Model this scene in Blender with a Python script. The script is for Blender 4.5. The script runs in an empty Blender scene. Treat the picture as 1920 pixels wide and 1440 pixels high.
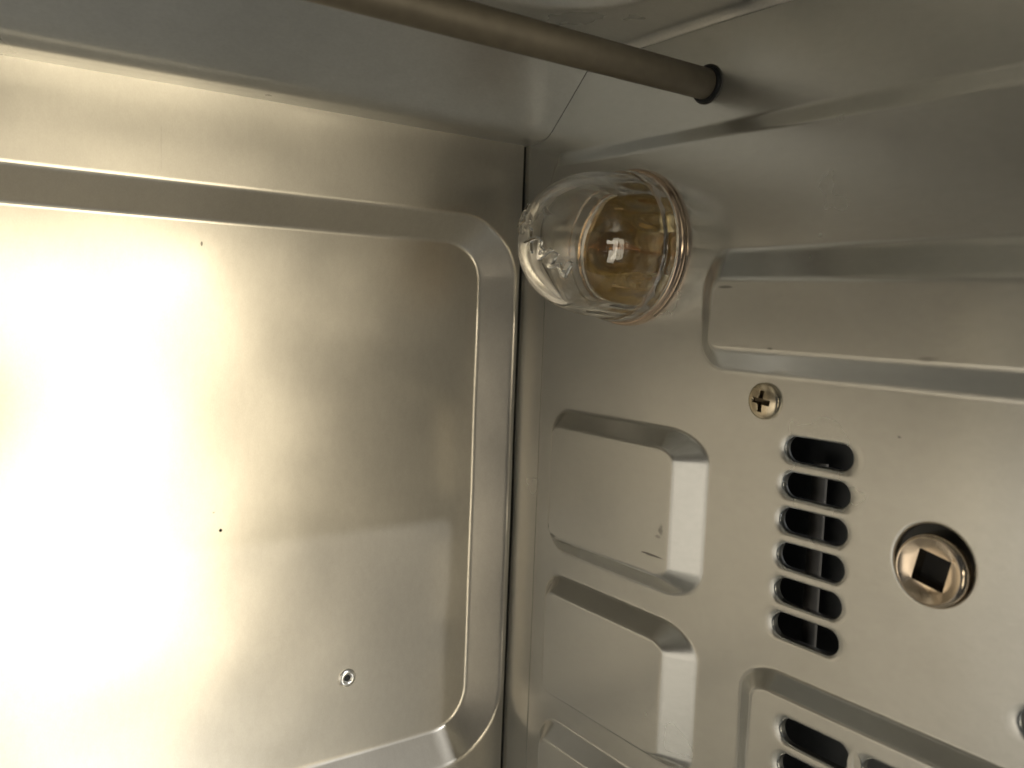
import bpy, bmesh, math
import numpy as np
from mathutils import Matrix, Vector

sc = bpy.context.scene
S = 0.001                                   # the script is written in millimetres

# ------------------------------------------------------------------ camera
cam_d = bpy.data.cameras.new("camera")
cam = bpy.data.objects.new("camera", cam_d)
sc.collection.objects.link(cam)
_R = ((0.81212288, -0.57823454, 0.03752137),
      (-0.01855159, -0.09036334, -0.99571588),
      (0.57914788, 0.80794757, -0.08451051))
_rot = Matrix((( _R[0][0], -_R[1][0], -_R[2][0]),
               ( _R[0][1], -_R[1][1], -_R[2][1]),
               ( _R[0][2], -_R[1][2], -_R[2][2]))).to_4x4()
cam.matrix_world = Matrix.Translation(Vector((-174.14, -239.25, 52.79)) * S) @ _rot
cam_d.sensor_width = 36.0
cam_d.lens = 1630.7 / 1920 * 36
cam_d.clip_start = 0.005
cam_d.clip_end = 50
cam_d.dof.use_dof = True
cam_d.dof.focus_distance = 0.24
cam_d.dof.aperture_fstop = 18
sc.camera = cam

# ------------------------------------------------------------------ world, lamps, exposure
w = bpy.data.worlds.new("World")
sc.world = w
w.use_nodes = True
bg = w.node_tree.nodes["Background"]
bg.inputs[0].default_value = (0.76, 0.86, 0.95, 1)
bg.inputs[1].default_value = 0.06


def area(name, loc, target, sx, sy, watts, col):
    l = bpy.data.lights.new(name, 'AREA')
    l.shape = 'RECTANGLE'
    l.size, l.size_y = sx * S, sy * S
    l.energy = watts
    l.color = col
    o = bpy.data.objects.new(name, l)
    sc.collection.objects.link(o)
    o.location = Vector(loc) * S
    o.rotation_euler = (Vector(target) - Vector(loc)).to_track_quat('-Z', 'Z').to_euler()
    return o


WARM = (1.0, 0.90, 0.70)
area("window_light", (35, -1240, 72), (35, 0, 72), 470, 105, 1.5, WARM)        # top pane
area("window_light", (120, -1240, -78), (120, 0, -78), 290, 195, 1.2, WARM)    # middle pane, half covered
area("window_light", (75, -1240, -398), (75, 0, -398), 370, 440, 3.6, WARM)     # bottom pane
pl = bpy.data.lights.new("room_lamp", 'POINT')
pl.energy = 120
pl.color = (0.95, 0.97, 1.0)
pl.shadow_soft_size = 0.012
po = bpy.data.objects.new("room_lamp", pl)
sc.collection.objects.link(po)
po.location = Vector((140, -2244, 1166)) * S

kl = bpy.data.lights.new("bounce_spot", 'SPOT')  # added spot: brightens the unseen opposite wall so the pad slopes catch light
kl.energy = 47
kl.color = (1.0, 0.92, 0.80)
kl.shadow_soft_size = 0.02
kl.spot_size = math.radians(26)
kl.spot_blend = 0.5
ko = bpy.data.objects.new("bounce_spot", kl)
sc.collection.objects.link(ko)
ko.location = Vector((100, -700, 50)) * S
ko.rotation_euler = (Vector((-344, -165, -120)) - Vector((100, -700, 50))).to_track_quat('-Z', 'Z').to_euler()

vs = sc.view_settings
vs.view_transform = 'Standard'
vs.look = 'None'
vs.exposure = 0.0
vs.gamma = 1.0
sc.cycles.max_bounces = 14
sc.cycles.glossy_bounces = 8
sc.cycles.transmission_bounces = 10
sc.cycles.transparent_max_bounces = 10
sc.cycles.sample_clamp_indirect = 6.0
sc.cycles.caustics_reflective = False
sc.cycles.blur_glossy = 0.2


# ------------------------------------------------------------------ materials
def new_mat(name):
    m = bpy.data.materials.new(name)
    m.use_nodes = True
    nt = m.node_tree
    return m, nt, nt.nodes["Principled BSDF"], nt.nodes["Material Output"]


def steel(name, col=(0.545, 0.550, 0.532), rough=0.24, bump=0.05, haze=0.36, stains=(), grain_axis=(1, 1, 1), haze_rough=0.55):
    """Aluminised sheet: a fairly sharp metal lobe under a broad matt one, fine grain, faint mottling."""
    m, nt, p, out = new_mat(name)
    N, L = nt.nodes, nt.links
    tc = N.new("ShaderNodeTexCoord")
    mp = N.new("ShaderNodeMapping")
    mp.inputs['Scale'].default_value = grain_axis
    L.new(tc.outputs['Object'], mp.inputs[0])

    def noise(scale, detail, vec):
        n = N.new("ShaderNodeTexNoise")
        n.inputs['Scale'].default_value = scale
        n.inputs['Detail'].default_value = detail
        L.new(vec, n.inputs['Vector'])
        return n.outputs['Fac']
    big = noise(28, 4, tc.outputs['Object'])
    mid = noise(330, 3, mp.outputs[0])
    fine = noise(1500, 2, mp.outputs[0])

    def mr(v, a, b, lo=0.0, hi=1.0):
        n = N.new("ShaderNodeMapRange")
        n.inputs[1].default_value, n.inputs[2].default_value = lo, hi
        n.inputs[3].default_value, n.inputs[4].default_value = a, b
        L.new(v, n.inputs[0])
        return n.outputs[0]

    def mth(op, a, b=None, c=None):
        n = N.new("ShaderNodeMath")
        n.operation = op
        for i, v in enumerate((a, b, c)):
            if v is None:
                continue
            if isinstance(v, (int, float)):
                n.inputs[i].default_value = v
            else:
                L.new(v, n.inputs[i])
        return n.outputs[0]
    tone = mth('MULTIPLY', mth('MULTIPLY', mr(big, 0.90, 1.08, .1, .9), mr(mid, 0.95, 1.05, .1, .9)), mr(fine, 0.94, 1.06, .1, .9))
    dirt = None
    for (c, rad, amt) in stains:
        vm = N.new("ShaderNodeVectorMath")
        vm.operation = 'SUBTRACT'
        L.new(tc.outputs['Object'], vm.inputs[0])
        vm.inputs[1].default_value = [v * S for v in c]
        v2 = N.new("ShaderNodeVectorMath")
        v2.operation = 'DIVIDE'
        L.new(vm.outputs[0], v2.inputs[0])
        v2.inputs[1].default_value = [v * S for v in rad]
        v3 = N.new("ShaderNodeVectorMath")
        v3.operation = 'LENGTH'
        L.new(v2.outputs[0], v3.inputs[0])
        wob = mth('ADD', v3.outputs['Value'], mr(mid, -.35, .35, .3, .7))
        d = mr(wob, amt, 0.0, 0.55, 1.0)
        dirt = d if dirt is None else mth('MAXIMUM', dirt, d)
    if dirt is not None:
        tone = mth('MULTIPLY', tone, mth('SUBTRACT', 1.0, dirt))
    mix = N.new("ShaderNodeVectorMath")
    mix.operation = 'SCALE'
    mix.inputs[0].default_value = col
    L.new(tone, mix.inputs['Scale'])
    L.new(mix.outputs[0], p.inputs['Base Color'])
    p.inputs['Metallic'].default_value = 1.0
    L.new(mr(big, rough * .7, rough * 1.35, .1, .9), p.inputs['Roughness'])
    bmp = N.new("ShaderNodeBump")
    bmp.inputs['Strength'].default_value = bump
    bmp.inputs['Distance'].default_value = 0.0003
    L.new(mid, bmp.inputs['Height'])
    L.new(bmp.outputs[0], p.inputs['Normal'])
    p2 = N.new("ShaderNodeBsdfPrincipled")
    L.new(mix.outputs[0], p2.inputs['Base Color'])
    p2.inputs['Metallic'].default_value = 0.75
    p2.inputs['Roughness'].default_value = haze_rough
    L.new(bmp.outputs[0], p2.inputs['Normal'])
    ms = N.new("ShaderNodeMixShader")
    ms.inputs[0].default_value = haze
    L.new(p.outputs[0], ms.inputs[1])
    L.new(p2.outputs[0], ms.inputs[2])
    L.new(ms.outputs[0], out.inputs['Surface'])
    return m


def simple(name, col, metal=0.0, rough=0.5, noise=0.0, nscale=200, bump=0.0):
    m, nt, p, out = new_mat(name)
    N, L = nt.nodes, nt.links
    p.inputs['Base Color'].default_value = (*col, 1)
    p.inputs['Metallic'].default_value = metal
    p.inputs['Roughness'].default_value = rough
    if noise or bump:
        tc = N.new("ShaderNodeTexCoord")
        n = N.new("ShaderNodeTexNoise")
        n.inputs['Scale'].default_value = nscale
        n.inputs['Detail'].default_value = 5
        L.new(tc.outputs['Object'], n.inputs['Vector'])
        if noise:
            r = N.new("ShaderNodeMix")
            r.data_type = 'RGBA'
            r.inputs['A'].default_value = tuple(c * (1 - noise) for c in col) + (1,)
            r.inputs['B'].default_value = tuple(min(1, c * (1 + noise)) for c in col) + (1,)
            L.new(n.outputs['Fac'], r.inputs['Factor'])
            L.new(r.outputs['Result'], p.inputs['Base Color'])
        if bump:
            b = N.new("ShaderNodeBump")
            b.inputs['Strength'].default_value = bump
            b.inputs['Distance'].default_value = 0.0006
            L.new(n.outputs['Fac'], b.inputs['Height'])
            L.new(b.outputs[0], p.inputs['Normal'])
    return m


def glass(name, col=(1, 1, 1), rough=0.0, ior=1.47, bump=0.0, clear=0.0, coat=0.0):
    m, nt, p, out = new_mat(name)
    p.inputs['Coat Weight'].default_value = coat
    p.inputs['Coat IOR'].default_value = 2.3
    p.inputs['Coat Roughness'].default_value = 0.02
    if clear:
        tr = nt.nodes.new("ShaderNodeBsdfTransparent")
        tr.inputs[0].default_value = (*col, 1)
        mx = nt.nodes.new("ShaderNodeMixShader")
        mx.inputs[0].default_value = clear
        nt.links.new(p.outputs[0], mx.inputs[1])
        nt.links.new(tr.outputs[0], mx.inputs[2])
        nt.links.new(mx.outputs[0], out.inputs['Surface'])
    p.inputs['Base Color'].default_value = (*col, 1)
    p.inputs['Transmission Weight'].default_value = 1.0
    p.inputs['Roughness'].default_value = rough
    p.inputs['IOR'].default_value = ior
    if bump:
        N, L = nt.nodes, nt.links
        tc = N.new("ShaderNodeTexCoord")
        n = N.new("ShaderNodeTexNoise")
        n.inputs['Scale'].default_value = 90
        L.new(tc.outputs['Object'], n.inputs['Vector'])
        b = N.new("ShaderNodeBump")
        b.inputs['Strength'].default_value = bump
        b.inputs['Distance'].default_value = 0.001
        L.new(n.outputs['Fac'], b.inputs['Height'])
        L.new(b.outputs[0], p.inputs['Normal'])
    return m


SIDE_STAINS = (
    ((-5.2, -28.3, -17.2), (3, 3.0, .7), .6), ((-5.2, -27.0, -15.0), (3, .7, .9), .7),
    ((-5.2, -34, -18.4), (3, 4.5, .5), .35), ((-5.2, -72.5, -12.4), (3, 4.5, .35), .65),
    ((-5.2, -76.0, -4.8), (3, 1.0, 1.6), .45), ((-5.2, -75.0, -6.8), (3, 1.3, .5), .3),
    ((-5.2, -93.2, 60.5), (3, 3.0, .35), .5), ((-5.2, -107.5, 46.0), (3, 1.0, .3), .5),
    ((-5.2, -146.5, 46.2), (3, 2.4, .7), .25), ((-1.2, -139.0, 29.2), (3, .6, .3), .6),
    
)
BACK_STAINS = (((-98.0, 8, -13.4), (.85, 3, .7), 1.0), ((-103.9, 8, 67.8), (.32, 3, .7), .7),
               ((-116.5, 0, 92), (.25, 3, 6.5), .08), ((-100, 8, -8), (.35, 3, .3), .4))
M_SIDE = steel("aluminised_side_sheet", haze=0.22, stains=SIDE_STAINS, grain_axis=(1, 1, 2))
M_BACK = steel("aluminised_back_sheet", col=(0.64, 0.59, 0.50), bump=0.018, rough=0.21, haze=0.56, haze_rough=0.44, stains=BACK_STAINS, grain_axis=(2, 1, 1))
M_CEIL = steel("aluminised_top_sheet", rough=0.3, grain_axis=(.6, 1, 1))
M_LEFT = simple("pale_bounce_finish", (0.72, 0.70, 0.66), 0.0, 0.35)  # pale finish given to the unseen opposite wall to bounce the spot's light
M_ROD = simple("oxidised_element_sheath", (0.135, 0.116, 0.084), 0.3, 0.5, 0.25, 300, 0.1)
M_CHROME = simple("nickel_plated_steel", (0.72, 0.60, 0.47), 1.0, 0.17, 0.10, 400)
M_SCREW = simple("zinc_plated_steel", (0.62, 0.54, 0.40), 1.0, 0.25, 0.2, 500, 0.05)
M_PALE = simple("bright_rivet_steel", (0.80, 0.78, 0.73), 1.0, 0.3, 0.08, 400)
M_CROSS = simple("dark_cross_metal", (0.10, 0.075, 0.04), 0.6, 0.5, 0.3, 900)  # darker brown metal for the faces inside the cross
M_COPPER = simple("heat_tinted_ring_metal", (0.68, 0.52, 0.39), 1.0, 0.22, 0.12, 300)
M_BLACK = simple("black_hole_shade", (0.006, 0.006, 0.006), 0.0, 0.7)  # flat black standing in for the shade deep in the holes
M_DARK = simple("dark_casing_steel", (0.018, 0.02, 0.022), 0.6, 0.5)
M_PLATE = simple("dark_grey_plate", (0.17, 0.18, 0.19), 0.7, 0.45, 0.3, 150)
M_BAR = simple("dull_bracket_steel", (0.085, 0.082, 0.078), 0.8, 0.6, 0.3, 250)
M_CUP = simple("heat_stained_reflector", (0.74, 0.60, 0.38), 1.0, 0.25, 0.5, 210, 1.0)
M_GLASS = glass("clear_lens_glass", (0.985, 0.985, 0.97), 0.0, 1.5, 0.0, 0.06, 0.0)
M_LETTER = glass("moulded_lettering_glass", (0.95, 0.95, 0.93), 0.12, 1.5)
M_BULB = glass("bulb_glass", (0.97, 0.94, 0.86), 0.0, 1.3, 0.0, 0.5)
M_WIRE = simple("copper_lead_wire", (0.85, 0.50, 0.28), 1.0, 0.2)
M_BRASS = simple("brass_contact", (0.85, 0.62, 0.30), 1.0, 0.22, 0.2, 300)
M_CERAMIC = simple("browned_ceramic", (0.30, 0.23, 0.15), 0.0, 0.35, 0.3, 200, 0.2)


# ------------------------------------------------------------------ object helpers
def tag(o, label=None, cat=None, group=None, kind=None):
    if label: o['label'] = label
    if cat: o['category'] = cat
    if group: o['group'] = group
    if kind: o['kind'] = kind
    return o


def empty(name, loc, label, cat, group=None):
    o = bpy.data.objects.new(name, None)
    o.empty_display_size = 0.005
    sc.collection.objects.link(o)
    o.location = Vector(loc) * S
    return tag(o, label, cat, group)


def link(name, me, mat, parent=None, origin=None):
    o = bpy.data.objects.new(name, me)
    me.materials.append(mat)
    sc.collection.objects.link(o)
    if parent is not None:
        o.parent = parent
    return o


def mesh_obj(name, verts, faces, mat, parent=None, smooth=True, sharp=None, normals=None):
    """verts in mm, in the parent's own coordinates."""
    me = bpy.data.meshes.new(name)
    v = np.asarray(verts, float) * S
    me.from_pydata(v.tolist(), [], faces)
    if normals is None:
        bm = bmesh.new()
        bm.from_mesh(me)
        bmesh.ops.recalc_face_normals(bm, faces=bm.faces)
        bm.to_mesh(me)
        bm.free()
    me.polygons.foreach_set("use_smooth", [smooth] * len(me.polygons))
    if normals is not None:
        me.normals_split_custom_set_from_vertices(normals)
    elif smooth and sharp:
        me.set_sharp_from_angle(angle=math.radians(sharp))
    me.update()
    return link(name, me, mat, parent)


def tri_mesh(name, V, Nn, T, mat, parent=None):
    used, inv = np.unique(T.ravel(), return_inverse=True)
    V, Nn, T = V[used] * S, Nn[used], inv.reshape(-1, 3)
    g = np.cross(V[T[:, 1]] - V[T[:, 0]], V[T[:, 2]] - V[T[:, 0]])
    if (g * Nn[T[:, 0]]).sum() < 0:
        T = T[:, ::-1].copy()
    me = bpy.data.meshes.new(name)
    me.vertices.add(len(V))
    me.vertices.foreach_set("co", V.ravel())
    me.loops.add(T.size)
    me.loops.foreach_set("vertex_index", T.ravel().astype(np.int32))
    me.polygons.add(len(T))
    me.polygons.foreach_set("loop_start", np.arange(0, T.size, 3, dtype=np.int32))
    me.polygons.foreach_set("loop_total", np.full(len(T), 3, dtype=np.int32))
    me.update(calc_edges=True)
    me.polygons.foreach_set("use_smooth", np.ones(len(T), bool))
    me.normals_split_custom_set_from_vertices(Nn.tolist())
    return link(name, me, mat, parent)


class Sheet:
    """A pressed sheet: a fine triangle grid in (a, b) that contours can cut; a height function lifts it."""

    def __init__(self, av, bv):
        A, B = np.meshgrid(av, bv, indexing='ij')
        self.P = np.stack([A.ravel(), B.ravel()], 1)
        na, nb = len(av), len(bv)
        i = np.arange(na - 1)[:, None] * nb + np.arange(nb - 1)[None, :]
        i = i.ravel()
        self.T = np.concatenate([np.stack([i, i + nb, i + nb + 1], 1), np.stack([i, i + nb + 1, i + 1], 1)])

    def cut(self, f):
        """Split all triangles along f = 0; returns the triangles with f < 0, keeps the rest."""
        d = f(self.P)
        d = np.where(np.abs(d) < 1e-6, 1e-6, d)
        s = d[self.T] < 0
        n = s.sum(1)
        inside = [self.T[n == 3]]
        keep = [self.T[n == 0]]
        cross = self.T[(n == 1) | (n == 2)]
        cache, newp = {}, []
        base = len(self.P)

        def mid(i, j):
            k = (i, j) if i < j else (j, i)
            if k not in cache:
                t = d[i] / (d[i] - d[j])
                newp.append(self.P[i] + (self.P[j] - self.P[i]) * t)
                cache[k] = base + len(newp) - 1
            return cache[k]
        ti, tk = [], []
        for a, b, c in cross.tolist():
            for _ in range(3):
                if (d[a] < 0) != (d[b] < 0) and (d[a] < 0) != (d[c] < 0):
                    break
                a, b, c = b, c, a
            ab, ac = mid(a, b), mid(a, c)
            lone, pair = (ti, tk) if d[a] < 0 else (tk, ti)
            lone.append((a, ab, ac))
            pair.append((ab, b, c))
            pair.append((ab, c, ac))
        if newp:
            self.P = np.concatenate([self.P, np.array(newp)])
        g = lambda l: np.array(l, int).reshape(-1, 3)
        self.T = np.concatenate(keep + [g(tk)])
        return np.concatenate(inside + [g(ti)])

    def cut_within(self, tris, f):
        rest = self.T
        self.T = tris
        ins = self.cut(f)
        out = self.T
        self.T = rest
        return ins, out


def ease(t, r=0.22):
    """0..1 ramp with a straight flank and rounded bends at both ends."""
    t = np.clip(t, 0, 1)
    k = 1.0 / (1 - r)
    return np.where(t < r, k * t * t / (2 * r), np.where(t > 1 - r, 1 - k * (1 - t) ** 2 / (2 * r), k * (t - r / 2)))


def press(a, b, a0, a1, b0, b1, wa0, wa1, wb0, wb1, rn):
    """0 outside the outer contour .. 1 on the pressed plateau."""
    u = np.minimum((a - a0) / wa0, (a1 - a) / wa1)
    v = np.minimum((b - b0) / wb0, (b1 - b) / wb1)
    qu, qv = rn - u, rn - v
    sd = np.hypot(np.maximum(qu, 0), np.maximum(qv, 0)) + np.minimum(np.maximum(qu, qv), 0) - rn
    return -sd


def slot_sdf(p, c, hl, hh, grow=0.0):
    da = np.maximum(np.abs(p[:, 0] - c[0]) - (hl - hh), 0)
    db = p[:, 1] - c[1]
    return np.hypot(da, db) - hh - grow


def wobble(a, b, amp, k=1.0):
    return amp * (np.sin(a * .083 * k + 1.3) * np.sin(b * .067 * k + .4) + .6 * np.sin(a * .041 * k + b * .13 * k)
                  + .3 * np.sin(a * .21 * k + .7) * np.sin(b * .17 * k + 2.1))


def lift(P, hf, to3):
    """3-D points and normals of a height function."""
    e = 0.02
    a, b = P[:, 0], P[:, 1]
    h = hf(a, b)
    ha = (hf(a + e, b) - hf(a - e, b)) / (2 * e)
    hb = (hf(a, b + e) - hf(a, b - e)) / (2 * e)
    return to3(a, b, h, ha, hb)


# ------------------------------------------------------------------ side wall (right): plane x = 0, cavity at x < 0
MAIN = 1.2                                              # how far the large pressed field stands proud
H = 4.0
HP = 4.7
FIELD = (-300, -12.6, -260, 103.2, 6, 2.2, 3, 5.0, 3.2)
PADS = [(-88.4, -20.6, -23.9, 22.8, 10.6, 6.9, 6.8, 6.0, 1.45),
        (-88.2, -20.8, -71.6, -30.3, 10.4, 6.8, 3.9, 6.0, 1.45),
        (-88.2, -20.8, -122, -78.4, 10.4, 6.8, 6.0, 6.0, 1.45)]
RIDGE = (-213.5, -81.6, 38.8, 70.8, 7.4, 7.4, 7.0, 9.4, 1.25)
GRILLE = (-193.6, -101.4, -100, -31.0, 7.4, 7.4, 6, 5.0, 1.6)
CM = -147.5                                             # the drive's axis: the pressing mirrors about it
SLOTS = [(-119.1 + 0.08 * (i - 2), 22.55 - 8.55 * i) for i in range(6)]
SLOTS_FAR = [(2 * CM - a, b - .8) for a, b in SLOTS[5:]]
GSLOTS = [(CM + dx, -42.9 - 8.6 * j) for dx in (21.6, 0.2, -21.2) for j in range(4)]
HL, HH = 9.0, 3.05
SOCK = (-148.2, 4.0)
LAMP = (-53.4, 71.8)


def side_h(a, b):
    h = MAIN * ease(press(a, b, *FIELD))
    for r in PADS:
        h = h + HP * ease(press(a, b, *r), .19)
    for r in [RIDGE, GRILLE]:
        h = h + H * ease(press(a, b, *r))
    return h + wobble(a, b, 0.05)


def side3(a, b, h, ha, hb):
    n = np.stack([-np.ones_like(a), -ha, -hb], 1)
    n /= np.linalg.norm(n, axis=1)[:, None]
    return np.stack([-h, a, b], 1), n


av = np.concatenate([np.arange(-275, -200, 2.5), np.arange(-200, -100, .6), np.arange(-100, 3.01, .5)])
bv = np.concatenate([np.arange(-216, -112, 2), np.arange(-112, 132.6, .5)])
sh = Sheet(av, bv)
LIP = 0.8
for c in SLOTS + SLOTS_FAR:
    sh.cut(lambda p: slot_sdf(p, c, HL + 2.2 * LIP, HH, LIP))
circ = lambda p, c, r: np.hypot(p[:, 0] - c[0], p[:, 1] - c[1]) - r
sh.cut(lambda p: circ(p, SOCK, 9.2))
sh.cut(lambda p: circ(p, LAMP, 18.5))
press_f = lambda r: (lambda p: -press(p[:, 0], p[:, 1], *r) - 0.05)
pad_t = [sh.cut(press_f(r)) for r in PADS]
ridge_t = sh.cut(press_f(RIDGE))
grille_t = sh.cut(press_f(GRILLE))
for c in GSLOTS:
    _, grille_t = sh.cut_within(grille_t, lambda p: slot_sdf(p, c, HL + 2.2 * LIP, HH, LIP))
SV, SN = lift(sh.P, side_h, side3)
side = tri_mesh("side_wall", SV, SN, sh.T, M_SIDE)
tag(side, "brushed steel side wall with pressed pads, vent slots and a lamp", "oven wall", kind="structure")
tri_mesh("embossed_ridge", SV, SN, ridge_t, M_SIDE, side)
for t in pad_t:
    tri_mesh("embossed_pad", SV, SN, t, M_SIDE, side)
grille = tri_mesh("embossed_grille", SV, SN, grille_t, M_SIDE, side)


def lip_ring(name, contour, c, parent, depth=1.5, lip=LIP):
    """Rolled edge of a punched hole. contour(s) gives the outline grown by s as (a, b) pairs."""
    prof = [(lip + .25, -.012)]
    for k in range(7):
        t = k / 6 * math.pi / 2
        prof.append((lip * (1 - math.sin(t)), lip * (1 - math.cos(t))))
    prof += [(0.0, lip + depth), (.35, lip + depth)]
    rings = []
    for s, dpt in prof:
        ab = np.array(contour(s))
        h = side_h(ab[:, 0], ab[:, 1])
        if s < lip:
            h = np.full(len(ab), side_h(np.array([c[0]]), np.array([c[1]]))[0])
        rings.append(np.stack([-h + dpt, ab[:, 0], ab[:, 1]], 1))
    n = len(rings[0])
    V = np.concatenate(rings)
    F = [(k * n + i, k * n + (i + 1) % n, (k + 1) * n + (i + 1) % n, (k + 1) * n + i)
         for k in range(len(prof) - 1) for i in range(n)]
    return mesh_obj(name, V, F, M_SIDE, parent, True, 60)


def slot_contour(c):
    def f(s):
        out = []
        for i in range(56):
            t = 2 * math.pi * (i + .5) / 56
            off = (HL - HH + 2.2 * max(s, 0)) * (1 if math.cos(t) > 0 else -1)
            out.append((c[0] + off + (HH + s) * math.cos(t), c[1] + (HH + s) * math.sin(t)))
        return out
    return f


def circle_contour(c, r):
    return lambda s: [(c[0] + (r + s) * math.cos(2 * math.pi * i / 72), c[1] + (r + s) * math.sin(2 * math.pi * i / 72))
                      for i in range(72)]


for c in SLOTS + SLOTS_FAR:
    lip_ring("vent_slot", slot_contour(c), c, side)
for c in GSLOTS:
    lip_ring("vent_slot", slot_contour(c), c, grille)
lip_ring("drive_hole_rim", circle_contour(SOCK, 8.35), SOCK, side, 1.2)

# ------------------------------------------------------------------ back wall: plane y = 0, recess goes to y = +12
DEEP = 8.0
RECESS = (-338, -1.9, -102.6, 83.6, 11.3, 11.3, 11.3, 10.0, 2.15)


def back_h(a, b):
    h = DEEP * ease(press(a, b, *RECESS), .15)
    h = h + wobble(a, b, 0.10, .8)
    fold = np.clip((a + 1.5) / .8, 0, 1)
    return h + 1.2 * fold ** 2


def back3(a, b, h, ha, hb):
    n = np.stack([ha, -np.ones_like(a), hb], 1)
    n /= np.linalg.norm(n, axis=1)[:, None]
    return np.stack([a, h, b], 1), n


RIVET = (-57.4, -66.2)
av = np.concatenate([np.arange(-345, -165, 3.0), np.arange(-165, -2, .5), np.arange(-2, -.41, .2)])
bv = np.concatenate([np.arange(-216, -115, 2.0), np.arange(-115, 108.01, .5)])
bk = Sheet(av, bv)
bk.cut(lambda p: circ(p, RIVET, 1.3))
rec_t = bk.cut(press_f(RECESS))
BV, BN = lift(bk.P, back_h, back3)
back = tri_mesh("back_wall", BV, BN, bk.T, M_BACK)
tag(back, "brushed steel back wall with a wide rounded recess glaring at left", "oven wall", kind="structure")
tri_mesh("recessed_panel", BV, BN, rec_t, M_BACK, back)


# ------------------------------------------------------------------ ceiling and sloped panel: one bent profile
def arc_profile():
    pts = [(1.2, 107.4), (-5.5, 107.75), (-9.0, 108.2), (-12.0, 109.6), (-14.8, 112.0)]
    pts += [(-14.8 - t * 14.6, 112.0 + t * 14.1) for t in np.linspace(.15, 1, 8)]
    pts += [(-31.5, 128.0), (-34.0, 129.4), (-37.5, 130.0), (-41, 130.1)]
    return np.array(pts)


def smooth_poly(p, n):
    d = np.r_[0, np.cumsum(np.hypot(*np.diff(p, axis=0).T))]
    # Catmull-Rom through the points
    t = np.linspace(0, d[-1], n)
    m = np.gradient(p, d, axis=0)
    k = np.clip(np.searchsorted(d, t, side='right') - 1, 0, len(p) - 2)
    hh = (d[k + 1] - d[k])[:, None]
    u = ((t - d[k]) / hh[:, 0])[:, None]
    h00, h10, h01, h11 = 2 * u**3 - 3 * u**2 + 1, u**3 - 2 * u**2 + u, -2 * u**3 + 3 * u**2, u**3 - u**2
    return h00 * p[k] + h10 * hh * m[k] + h01 * p[k + 1] + h11 * hh * m[k + 1]


prof = smooth_poly(arc_profile(), 90)
xs = np.concatenate([np.arange(-344, -4, 4.0), [-4, -2, -.15]])


def loft_x(name, prof, xs, mat, thick=0.7):
    t = np.gradient(prof, axis=0)
    t /= np.linalg.norm(t, axis=1)[:, None]
    nrm = np.stack([-t[:, 1], t[:, 0]], 1)
    if nrm[:, 1].mean() < 0:
        nrm = -nrm
    up = prof + nrm * thick
    loop = np.concatenate([prof, up[::-1]])
    n = len(loop)
    V = np.array([(x, p[0], p[1] + .10 * math.sin(x * .05 + p[0] * .1)) for x in xs for p in loop])
    F = [(i * n + j, i * n + (j + 1) % n, (i + 1) * n + (j + 1) % n, (i + 1) * n + j) for i in range(len(xs) - 1) for j in range(n)]
    F += [tuple(range(n)), tuple(range((len(xs) - 1) * n, len(xs) * n))]
    return mesh_obj(name, V, F, mat, None, True, 40)


slope = loft_x("sloped_panel", prof, xs, M_CEIL)
tag(slope, "sloped plain steel panel above the back wall under the heating rod", "oven wall", kind="structure")

CE = (-322, -19.5, -225, -50.5, 9, 9, 9, 9, 3.4)


def ceil_h(a, b):
    h = 5.0 * ease(press(a, b, *CE)) + wobble(a, b, .05)
    return h - 2.2 * np.clip((a + 2.6) / 2.3, 0, 1) ** 2


def ceil3(a, b, h, ha, hb):
    n = np.stack([ha, hb, -np.ones_like(a)], 1)
    n /= np.linalg.norm(n, axis=1)[:, None]
    return np.stack([a, b, 130.1 + h], 1), n


ce = Sheet(np.concatenate([np.arange(-344, -120, 4.0), np.arange(-120, -3, .8), np.arange(-3, -.05, .29)]),
           np.concatenate([np.arange(-275, -150, 3.0), np.arange(-150, -40.5, .8)]))
ce_t = ce.cut(press_f(CE))
CV, CN = lift(ce.P, ceil_h, ceil3)
ceil = tri_mesh("ceiling", CV, CN, ce.T, M_CEIL)
tag(ceil, "grey steel oven ceiling with a rounded pressed field behind the rod", "oven ceiling", kind="structure")
tri_mesh("embossed_field", CV, CN, ce_t, M_CEIL, ceil)


def box(name, lo, hi, mat, parent=None, bevel=0.0):
    bm = bmesh.new()
    bmesh.ops.create_cube(bm, size=1.0)
    for v in bm.verts:
        v.co = Vector([(lo[i] + hi[i]) / 2 + v.co[i] * (hi[i] - lo[i]) for i in range(3)]) * S
    if bevel:
        bmesh.ops.bevel(bm, geom=bm.edges[:], offset=bevel * S, segments=3, affect='EDGES')
    me = bpy.data.meshes.new(name)
    bm.to_mesh(me)
    bm.free()
    if bevel:
        me.polygons.foreach_set("use_smooth", [True] * len(me.polygons))
        me.set_sharp_from_angle(angle=math.radians(40))
    return link(name, me, mat, parent)


floor = box("floor", (-344, -275, -217), (-.4, -.4, -215.5), M_CEIL)
tag(floor, "plain steel oven floor below the walls", "oven floor", kind="structure")
left = box("opposite_wall", (-346, -275, -215), (-344.5, -.4, 129), M_LEFT)
tag(left, "pale light-bouncing wall on the other side of the oven", "oven wall", kind="structure")

# the dark space behind the sheets
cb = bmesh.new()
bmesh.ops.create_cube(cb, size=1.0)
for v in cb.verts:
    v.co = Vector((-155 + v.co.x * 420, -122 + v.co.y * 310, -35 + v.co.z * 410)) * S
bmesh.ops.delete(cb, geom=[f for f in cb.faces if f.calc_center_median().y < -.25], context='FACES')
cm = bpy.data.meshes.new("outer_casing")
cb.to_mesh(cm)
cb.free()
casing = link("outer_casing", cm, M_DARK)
tag(casing, "dark sheet casing seen through the vent slots", "oven casing", kind="structure")


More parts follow.
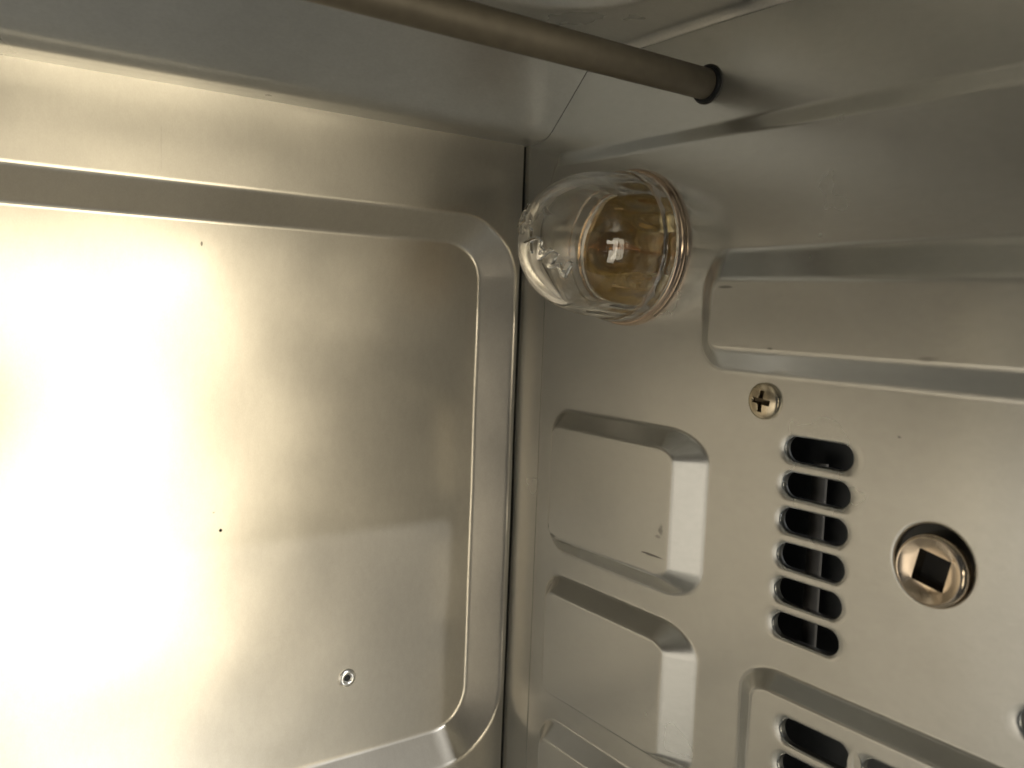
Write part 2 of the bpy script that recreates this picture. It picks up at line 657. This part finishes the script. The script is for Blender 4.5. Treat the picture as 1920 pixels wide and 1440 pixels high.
plate = box("inner_plate", (17, -200, -110), (18, -60, 45), M_PLATE)
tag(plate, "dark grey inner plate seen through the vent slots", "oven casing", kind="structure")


# ------------------------------------------------------------------ lathe
def lathe(name, prof, mat, parent, seg=96, sharp=35, closed=False):
    """prof: (depth, radius) pairs; the axis runs along -x from the wall, in the parent's coordinates."""
    V, F = [], []
    for h, r in prof:
        for i in range(seg):
            t = 2 * math.pi * i / seg
            V.append((-h, max(r, 1e-3) * math.cos(t), max(r, 1e-3) * math.sin(t)))
    n = len(prof)
    for k in range(n if closed else n - 1):
        for i in range(seg):
            j = (i + 1) % seg
            k2 = (k + 1) % n
            F.append((k * seg + i, k * seg + j, k2 * seg + j, k2 * seg + i))
    o = mesh_obj(name, V, F, mat, parent, True, sharp)
    bm = bmesh.new()
    bm.from_mesh(o.data)
    bmesh.ops.remove_doubles(bm, verts=bm.verts, dist=2e-6)
    bmesh.ops.recalc_face_normals(bm, faces=bm.faces)
    bm.to_mesh(o.data)
    bm.free()
    o.data.polygons.foreach_set("use_smooth", [True] * len(o.data.polygons))
    o.data.set_sharp_from_angle(angle=math.radians(sharp))
    return o


def tube(name, pts, r, mat, parent, seg=16):
    pts = [Vector(p) for p in pts]
    V, F = [], []
    up = Vector((0, 0, 1))
    for i, p in enumerate(pts):
        d = (pts[min(i + 1, len(pts) - 1)] - pts[max(i - 1, 0)]).normalized()
        a = d.cross(up if abs(d.z) < .9 else Vector((0, 1, 0))).normalized()
        b = d.cross(a)
        for k in range(seg):
            t = 2 * math.pi * k / seg
            V.append(p + (a * math.cos(t) + b * math.sin(t)) * r)
    for i in range(len(pts) - 1):
        for k in range(seg):
            j = (k + 1) % seg
            F.append((i * seg + k, i * seg + j, (i + 1) * seg + j, (i + 1) * seg + k))
    F += [tuple(range(seg)), tuple(range((len(pts) - 1) * seg, len(pts) * seg))]
    return mesh_obj(name, [tuple(v) for v in V], F, mat, parent, True, 50)


# ------------------------------------------------------------------ oven lamp
lamp = empty("oven_lamp", (-MAIN, LAMP[0], LAMP[1]),
             "clear glass domed lamp cover marked MAX 25W in a copper ring on the side wall", "lamp")
L0, H0, R0 = 32.0, 3.35, 20.2


def dome(r, off=0.0):
    """height of the dome's outside above the wall at radius r"""
    q = max(0.0, 1 - (min(r, R0) / R0) ** 2)
    return H0 + off + L0 * q ** (1 / 3.0)


outer = [(1.6, 20.9), (2.0, 21.15), (5.6, 21.15), (6.3, 21.0), (6.75, 20.6), (6.9, 20.25)]
outer += [(H0 + L0 * s, R0 * math.sqrt(max(0, 1 - s ** 3))) for s in list(np.linspace(.13, .9, 26)) + [.93, .96, .98, .99, .996, 1.0]]
inner = [(H0 + (L0 - 2.4) * s, (R0 - 2.2) * math.sqrt(max(0, 1 - s ** 3))) for s in [1.0, .996, .99, .98, .96, .93] + list(np.linspace(.9, .0, 26))]
inner += [(1.6, R0 - 2.3)]
lens = lathe("lens", outer + inner, M_GLASS, lamp, 192, 40, closed=True)
for v in lens.data.vertices:                            # the inside of the skirt is fluted, the wall uneven
    h, r, t = -v.co.x / S, math.hypot(v.co.y, v.co.z) / S, math.atan2(v.co.z, v.co.y)
    k = 0.0
    if r < R0 * math.sqrt(max(0, 1 - max(0, (h - H0) / L0) ** 3)) - .8 and h > 2.5:
        k = -.016 * (.5 + .5 * math.cos(22 * t)) * max(0, min(1, (17 - h) / 5)) + .012 * math.sin(3 * t + h * .3)
    v.co.y *= 1 + k
    v.co.z *= 1 + k
for sgn in (1, -1):
    lug = box("glass_lug", (-12.5, -1.4 - 1.2 * sgn, sgn * 17.0 - .8), (-3.2, 1.4 - 1.2 * sgn, sgn * 17.0 + .8), M_GLASS, lens, .35)

ring = lathe("retaining_ring", [(.05, 19.2), (.05, 22.0), (.4, 22.2), (1.4, 22.15), (2.1, 21.8), (2.4, 21.4), (1.2, 21.3), (1.0, 19.2)],
             M_COPPER, lamp, 128, 50, closed=True)
cup = lathe("reflector_cup", [(.3, 19.6), (.2, 18.2), (-2, 17.9), (-10, 17.0), (-17, 15.0), (-21.5, 11.0), (-22, 6.4), (-22, 0)], M_CUP, lamp, 96, 50)
holder = lathe("lamp_holder", [(-22.5, 7.4), (-17, 7.4), (-16.2, 6.9), (-16.0, 5.0), (-16.0, 0)], M_CERAMIC, lamp, 48, 40)
cap = lathe("screw_cap", [(h - 9.5, r) for h, r in ((-7, 6.0), (-5.2, 5.6), (-4, 6.2), (-3.2, 5.6), (-2, 6.2), (-1.2, 5.6), (0, 6.1), (1.0, 5.7), (1.2, 0))], M_SCREW, lamp, 48, 60)
WX = 9.5
bo = [(h - 9.5, r) for h, r in ((.8, 5.2), (3, 5.4), (6, 6.4), (10, 7.6), (14, 8.0), (18, 7.4), (20.5, 5.6), (21.8, 3.0), (22.2, 0))]
bulb = lathe("bulb", bo + [(h - (.5 if h > 10 else 0), max(r - .5, 0)) for h, r in bo[::-1]], M_BULB, lamp, 64, 60)
tube("filament", [(WX - 11.5 + .5 * math.sin(k * 2.1), -5 + k * .34, .4 * math.cos(k * 2.1)) for k in range(31)], .38, M_WIRE, bulb, 8)
for s in (-1, 1):
    tube("support_wire", [(WX - 1.4, 1.6 * s, 0), (WX - 6, 2.6 * s, .2), (WX - 11.5, 5.1 * s, .2)], .25, M_WIRE, bulb, 8)
tube("glass_stem", [(WX - 1.3, 0, 0), (WX - 5, 0, 0), (WX - 6.5, 0, 0)], 1.6, M_BULB, bulb, 12)

for sgn in (-1, 1):                                     # springy brass contacts either side of the bulb
    ct = box("contact_clip", (-5.0, -2.4, sgn * 11.2 - .35), (14.0, 2.4, sgn * 11.2 + .35), M_BRASS, lamp, .25)

# raised lettering across the tip of the dome
tcu = bpy.data.curves.new("lettering_source", 'FONT')
tcu.body = "MAX 25W"
tcu.align_x = 'CENTER'
tcu.align_y = 'CENTER'
tcu.size = 6.6
tcu.space_character = 1.16
tcu.extrude = 0.42
tcu.bevel_depth = 0.12
tcu.resolution_u = 4
tob = bpy.data.objects.new("lettering_source", tcu)
sc.collection.objects.link(tob)
dg = bpy.context.evaluated_depsgraph_get()
tme = bpy.data.meshes.new_from_object(tob.evaluated_get(dg))
bpy.data.objects.remove(tob)
bpy.data.curves.remove(tcu)
bm = bmesh.new()
bm.from_mesh(tme)
bmesh.ops.triangulate(bm, faces=bm.faces[:])
for _ in range(2):
    long_e = [e for e in bm.edges if e.calc_length() > .7]
    if long_e:
        bmesh.ops.subdivide_edges(bm, edges=long_e, cuts=1)
        bmesh.ops.triangulate(bm, faces=bm.faces[:])
rd, ud = (.787, .617), (.617, -.787)
for v in bm.verts:
    u, t, z = v.co
    u += 2.9
    y = rd[0] * u + ud[0] * t
    zz = rd[1] * u + ud[1] * t
    v.co = Vector((-(dome(math.hypot(y, zz)) + z + .3), y, zz)) * S
bmesh.ops.recalc_face_normals(bm, faces=bm.faces[:])
bm.to_mesh(tme)
bm.free()
tme.name = "raised_lettering"
link("raised_lettering", tme, M_LETTER, lens)

# ------------------------------------------------------------------ heating rod
rod = empty("heating_rod", (0, -78.4, 113.2), "dark brown tubular heating rod running under the ceiling into the side wall", "heating rod")
tube("element_tube", [(-344 + i * 8.6, 0, 0) for i in range(41)], 3.95, M_ROD, rod, 40)
lathe("collar", [(-.6, 3.9), (-.6, 4.75), (.5, 4.85), (1.0, 4.6), (1.1, 3.9)], M_DARK, rod, 64, 50)
lathe("end_ring", [(.02, 4.7), (.02, 5.05), (.2, 5.1), (.3, 4.95), (.25, 4.7)], M_BAR, rod, 64, 50)

# ------------------------------------------------------------------ crosshead screw
screw = empty("crosshead_screw", (-MAIN, -104.0, 33.1), "domed crosshead screw in the side wall above the vent slots", "screw")


def screw_head():
    nr, na, R = 50, 160, 4.45
    V, F = [], []
    for i in range(nr + 1):
        r = R * i / nr
        for k in range(na):
            t = 2 * math.pi * k / na
            a, b = r * math.cos(t), r * math.sin(t)
            hgt = 0.35 + 1.75 * math.sqrt(max(0, 1 - (r / (R * 1.04)) ** 2))
            ca, cb_ = a * math.cos(.12) + b * math.sin(.12), -a * math.sin(.12) + b * math.cos(.12)
            arm = min(max(abs(ca) - 2.5, abs(cb_) - .55), max(abs(cb_) - 2.5, abs(ca) - .55))
            core = math.hypot(a, b) - .95
            d = min(arm, core)
            cut = 1.9 * min(1, max(0, (.1 - d) / .2)) * (1 - .55 * min(1, r / 2.4))
            V.append((-(hgt - cut), a, b))
    for i in range(nr):
        for k in range(na):
            j = (k + 1) % na
            F.append((i * na + k, i * na + j, (i + 1) * na + j, (i + 1) * na + k))
    m = len(V)
    for k in range(na):
        t = 2 * math.pi * k / na
        V.append((.2, R * math.cos(t), R * math.sin(t)))
    for k in range(na):
        j = (k + 1) % na
        F.append((nr * na + k, nr * na + j, m + j, m + k))
    return V, F


V, F = screw_head()
bump_h = lambda v: 0.35 + 1.75 * math.sqrt(max(0, 1 - (math.hypot(v[1], v[2]) / (4.45 * 1.04)) ** 2))
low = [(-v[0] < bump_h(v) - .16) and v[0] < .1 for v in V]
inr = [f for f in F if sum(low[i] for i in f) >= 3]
out_f = [f for f in F if sum(low[i] for i in f) < 3]
head = mesh_obj("screw_head", V, out_f, M_SCREW, screw, True, 50)
mesh_obj("cross_recess", V, inr, M_CROSS, head, True, 50)

# ------------------------------------------------------------------ rotisserie drive socket
drive = empty("drive_socket", (-MAIN, -148.6, 3.2), "shiny round drive socket with a square black hole in the side wall", "socket")


def socket_cup():
    N = 96
    prof = [(-7, 7.35), (.4, 7.5), (1.3, 7.42), (2.0, 7.2), (2.4, 6.95), (2.5, 6.7), (2.4, 6.45), (1.3, 5.0)]
    V, F = [], []
    for h, r in prof:
        for i in range(N):
            t = 2 * math.pi * i / N
            V.append((-h, r * math.cos(t), r * math.sin(t)))
    a0, hs = math.radians(12), 3.45

    def sq(t):
        t2 = t - a0
        m = max(abs(math.cos(t2)), abs(math.sin(t2)))
        return hs / m
    for h in (1.2, -9.0):
        for i in range(N):
            t = 2 * math.pi * (i + .0) / N
            r = min(sq(t), 4.85)
            V.append((-h, r * math.cos(t), r * math.sin(t)))
    K = len(prof) + 2
    for k in range(K - 1):
        for i in range(N):
            j = (i + 1) % N
            F.append((k * N + i, k * N + j, (k + 1) * N + j, (k + 1) * N + i))
    return V, F


V, F = socket_cup()
me_o = mesh_obj("socket_cup", V, F, M_CHROME, drive, True, 38)
box("bore_shade_plate", (2.2, -4.9, -4.9), (3.2, 4.9, 4.9), M_BLACK, drive)  # black plate across the bore, painting in its shade

# ------------------------------------------------------------------ rivet on the back wall
rivet = empty("hollow_rivet", (RIVET[0], DEEP, RIVET[1]), "small hollow rivet low on the recessed back wall", "rivet")
V, F = [], []
prof = [(-.05, 3.0), (.25, 2.9), (.6, 2.5), (.85, 2.0), (.8, 1.5), (.4, 1.15), (.1, 1.0), (-.4, .98)]
for h, r in prof:
    for i in range(48):
        t = 2 * math.pi * i / 48
        V.append((r * math.cos(t), -h, r * math.sin(t)))
F = [(k * 48 + i, k * 48 + (i + 1) % 48, (k + 1) * 48 + (i + 1) % 48, (k + 1) * 48 + i) for k in range(len(prof) - 1) for i in range(48)]
mesh_obj("rivet_head", V, F, M_PALE, rivet, True, 50)
tube("bore_shade_plug", [(0, -.32, 0), (0, 1.6, 0)], 1.0, M_BLACK, rivet, 24)  # black plug painting in the shade of the rivet hole

# ------------------------------------------------------------------ bracket behind the vent slots
br = empty("inner_bracket", (10.5, -112.5, 0), "dull metal strip standing behind the column of vent slots", "bracket")
V, F = [], []
for z in np.linspace(-29, 18.5, 8):
    for i in range(13):
        t = math.pi * i / 12
        V.append((-1.2 * math.sin(t), 2.2 * math.cos(t), z))
F = [(k * 13 + i, k * 13 + i + 1, (k + 1) * 13 + i + 1, (k + 1) * 13 + i) for k in range(7) for i in range(12)]
mesh_obj("strip", V, F, M_BAR, br, True)
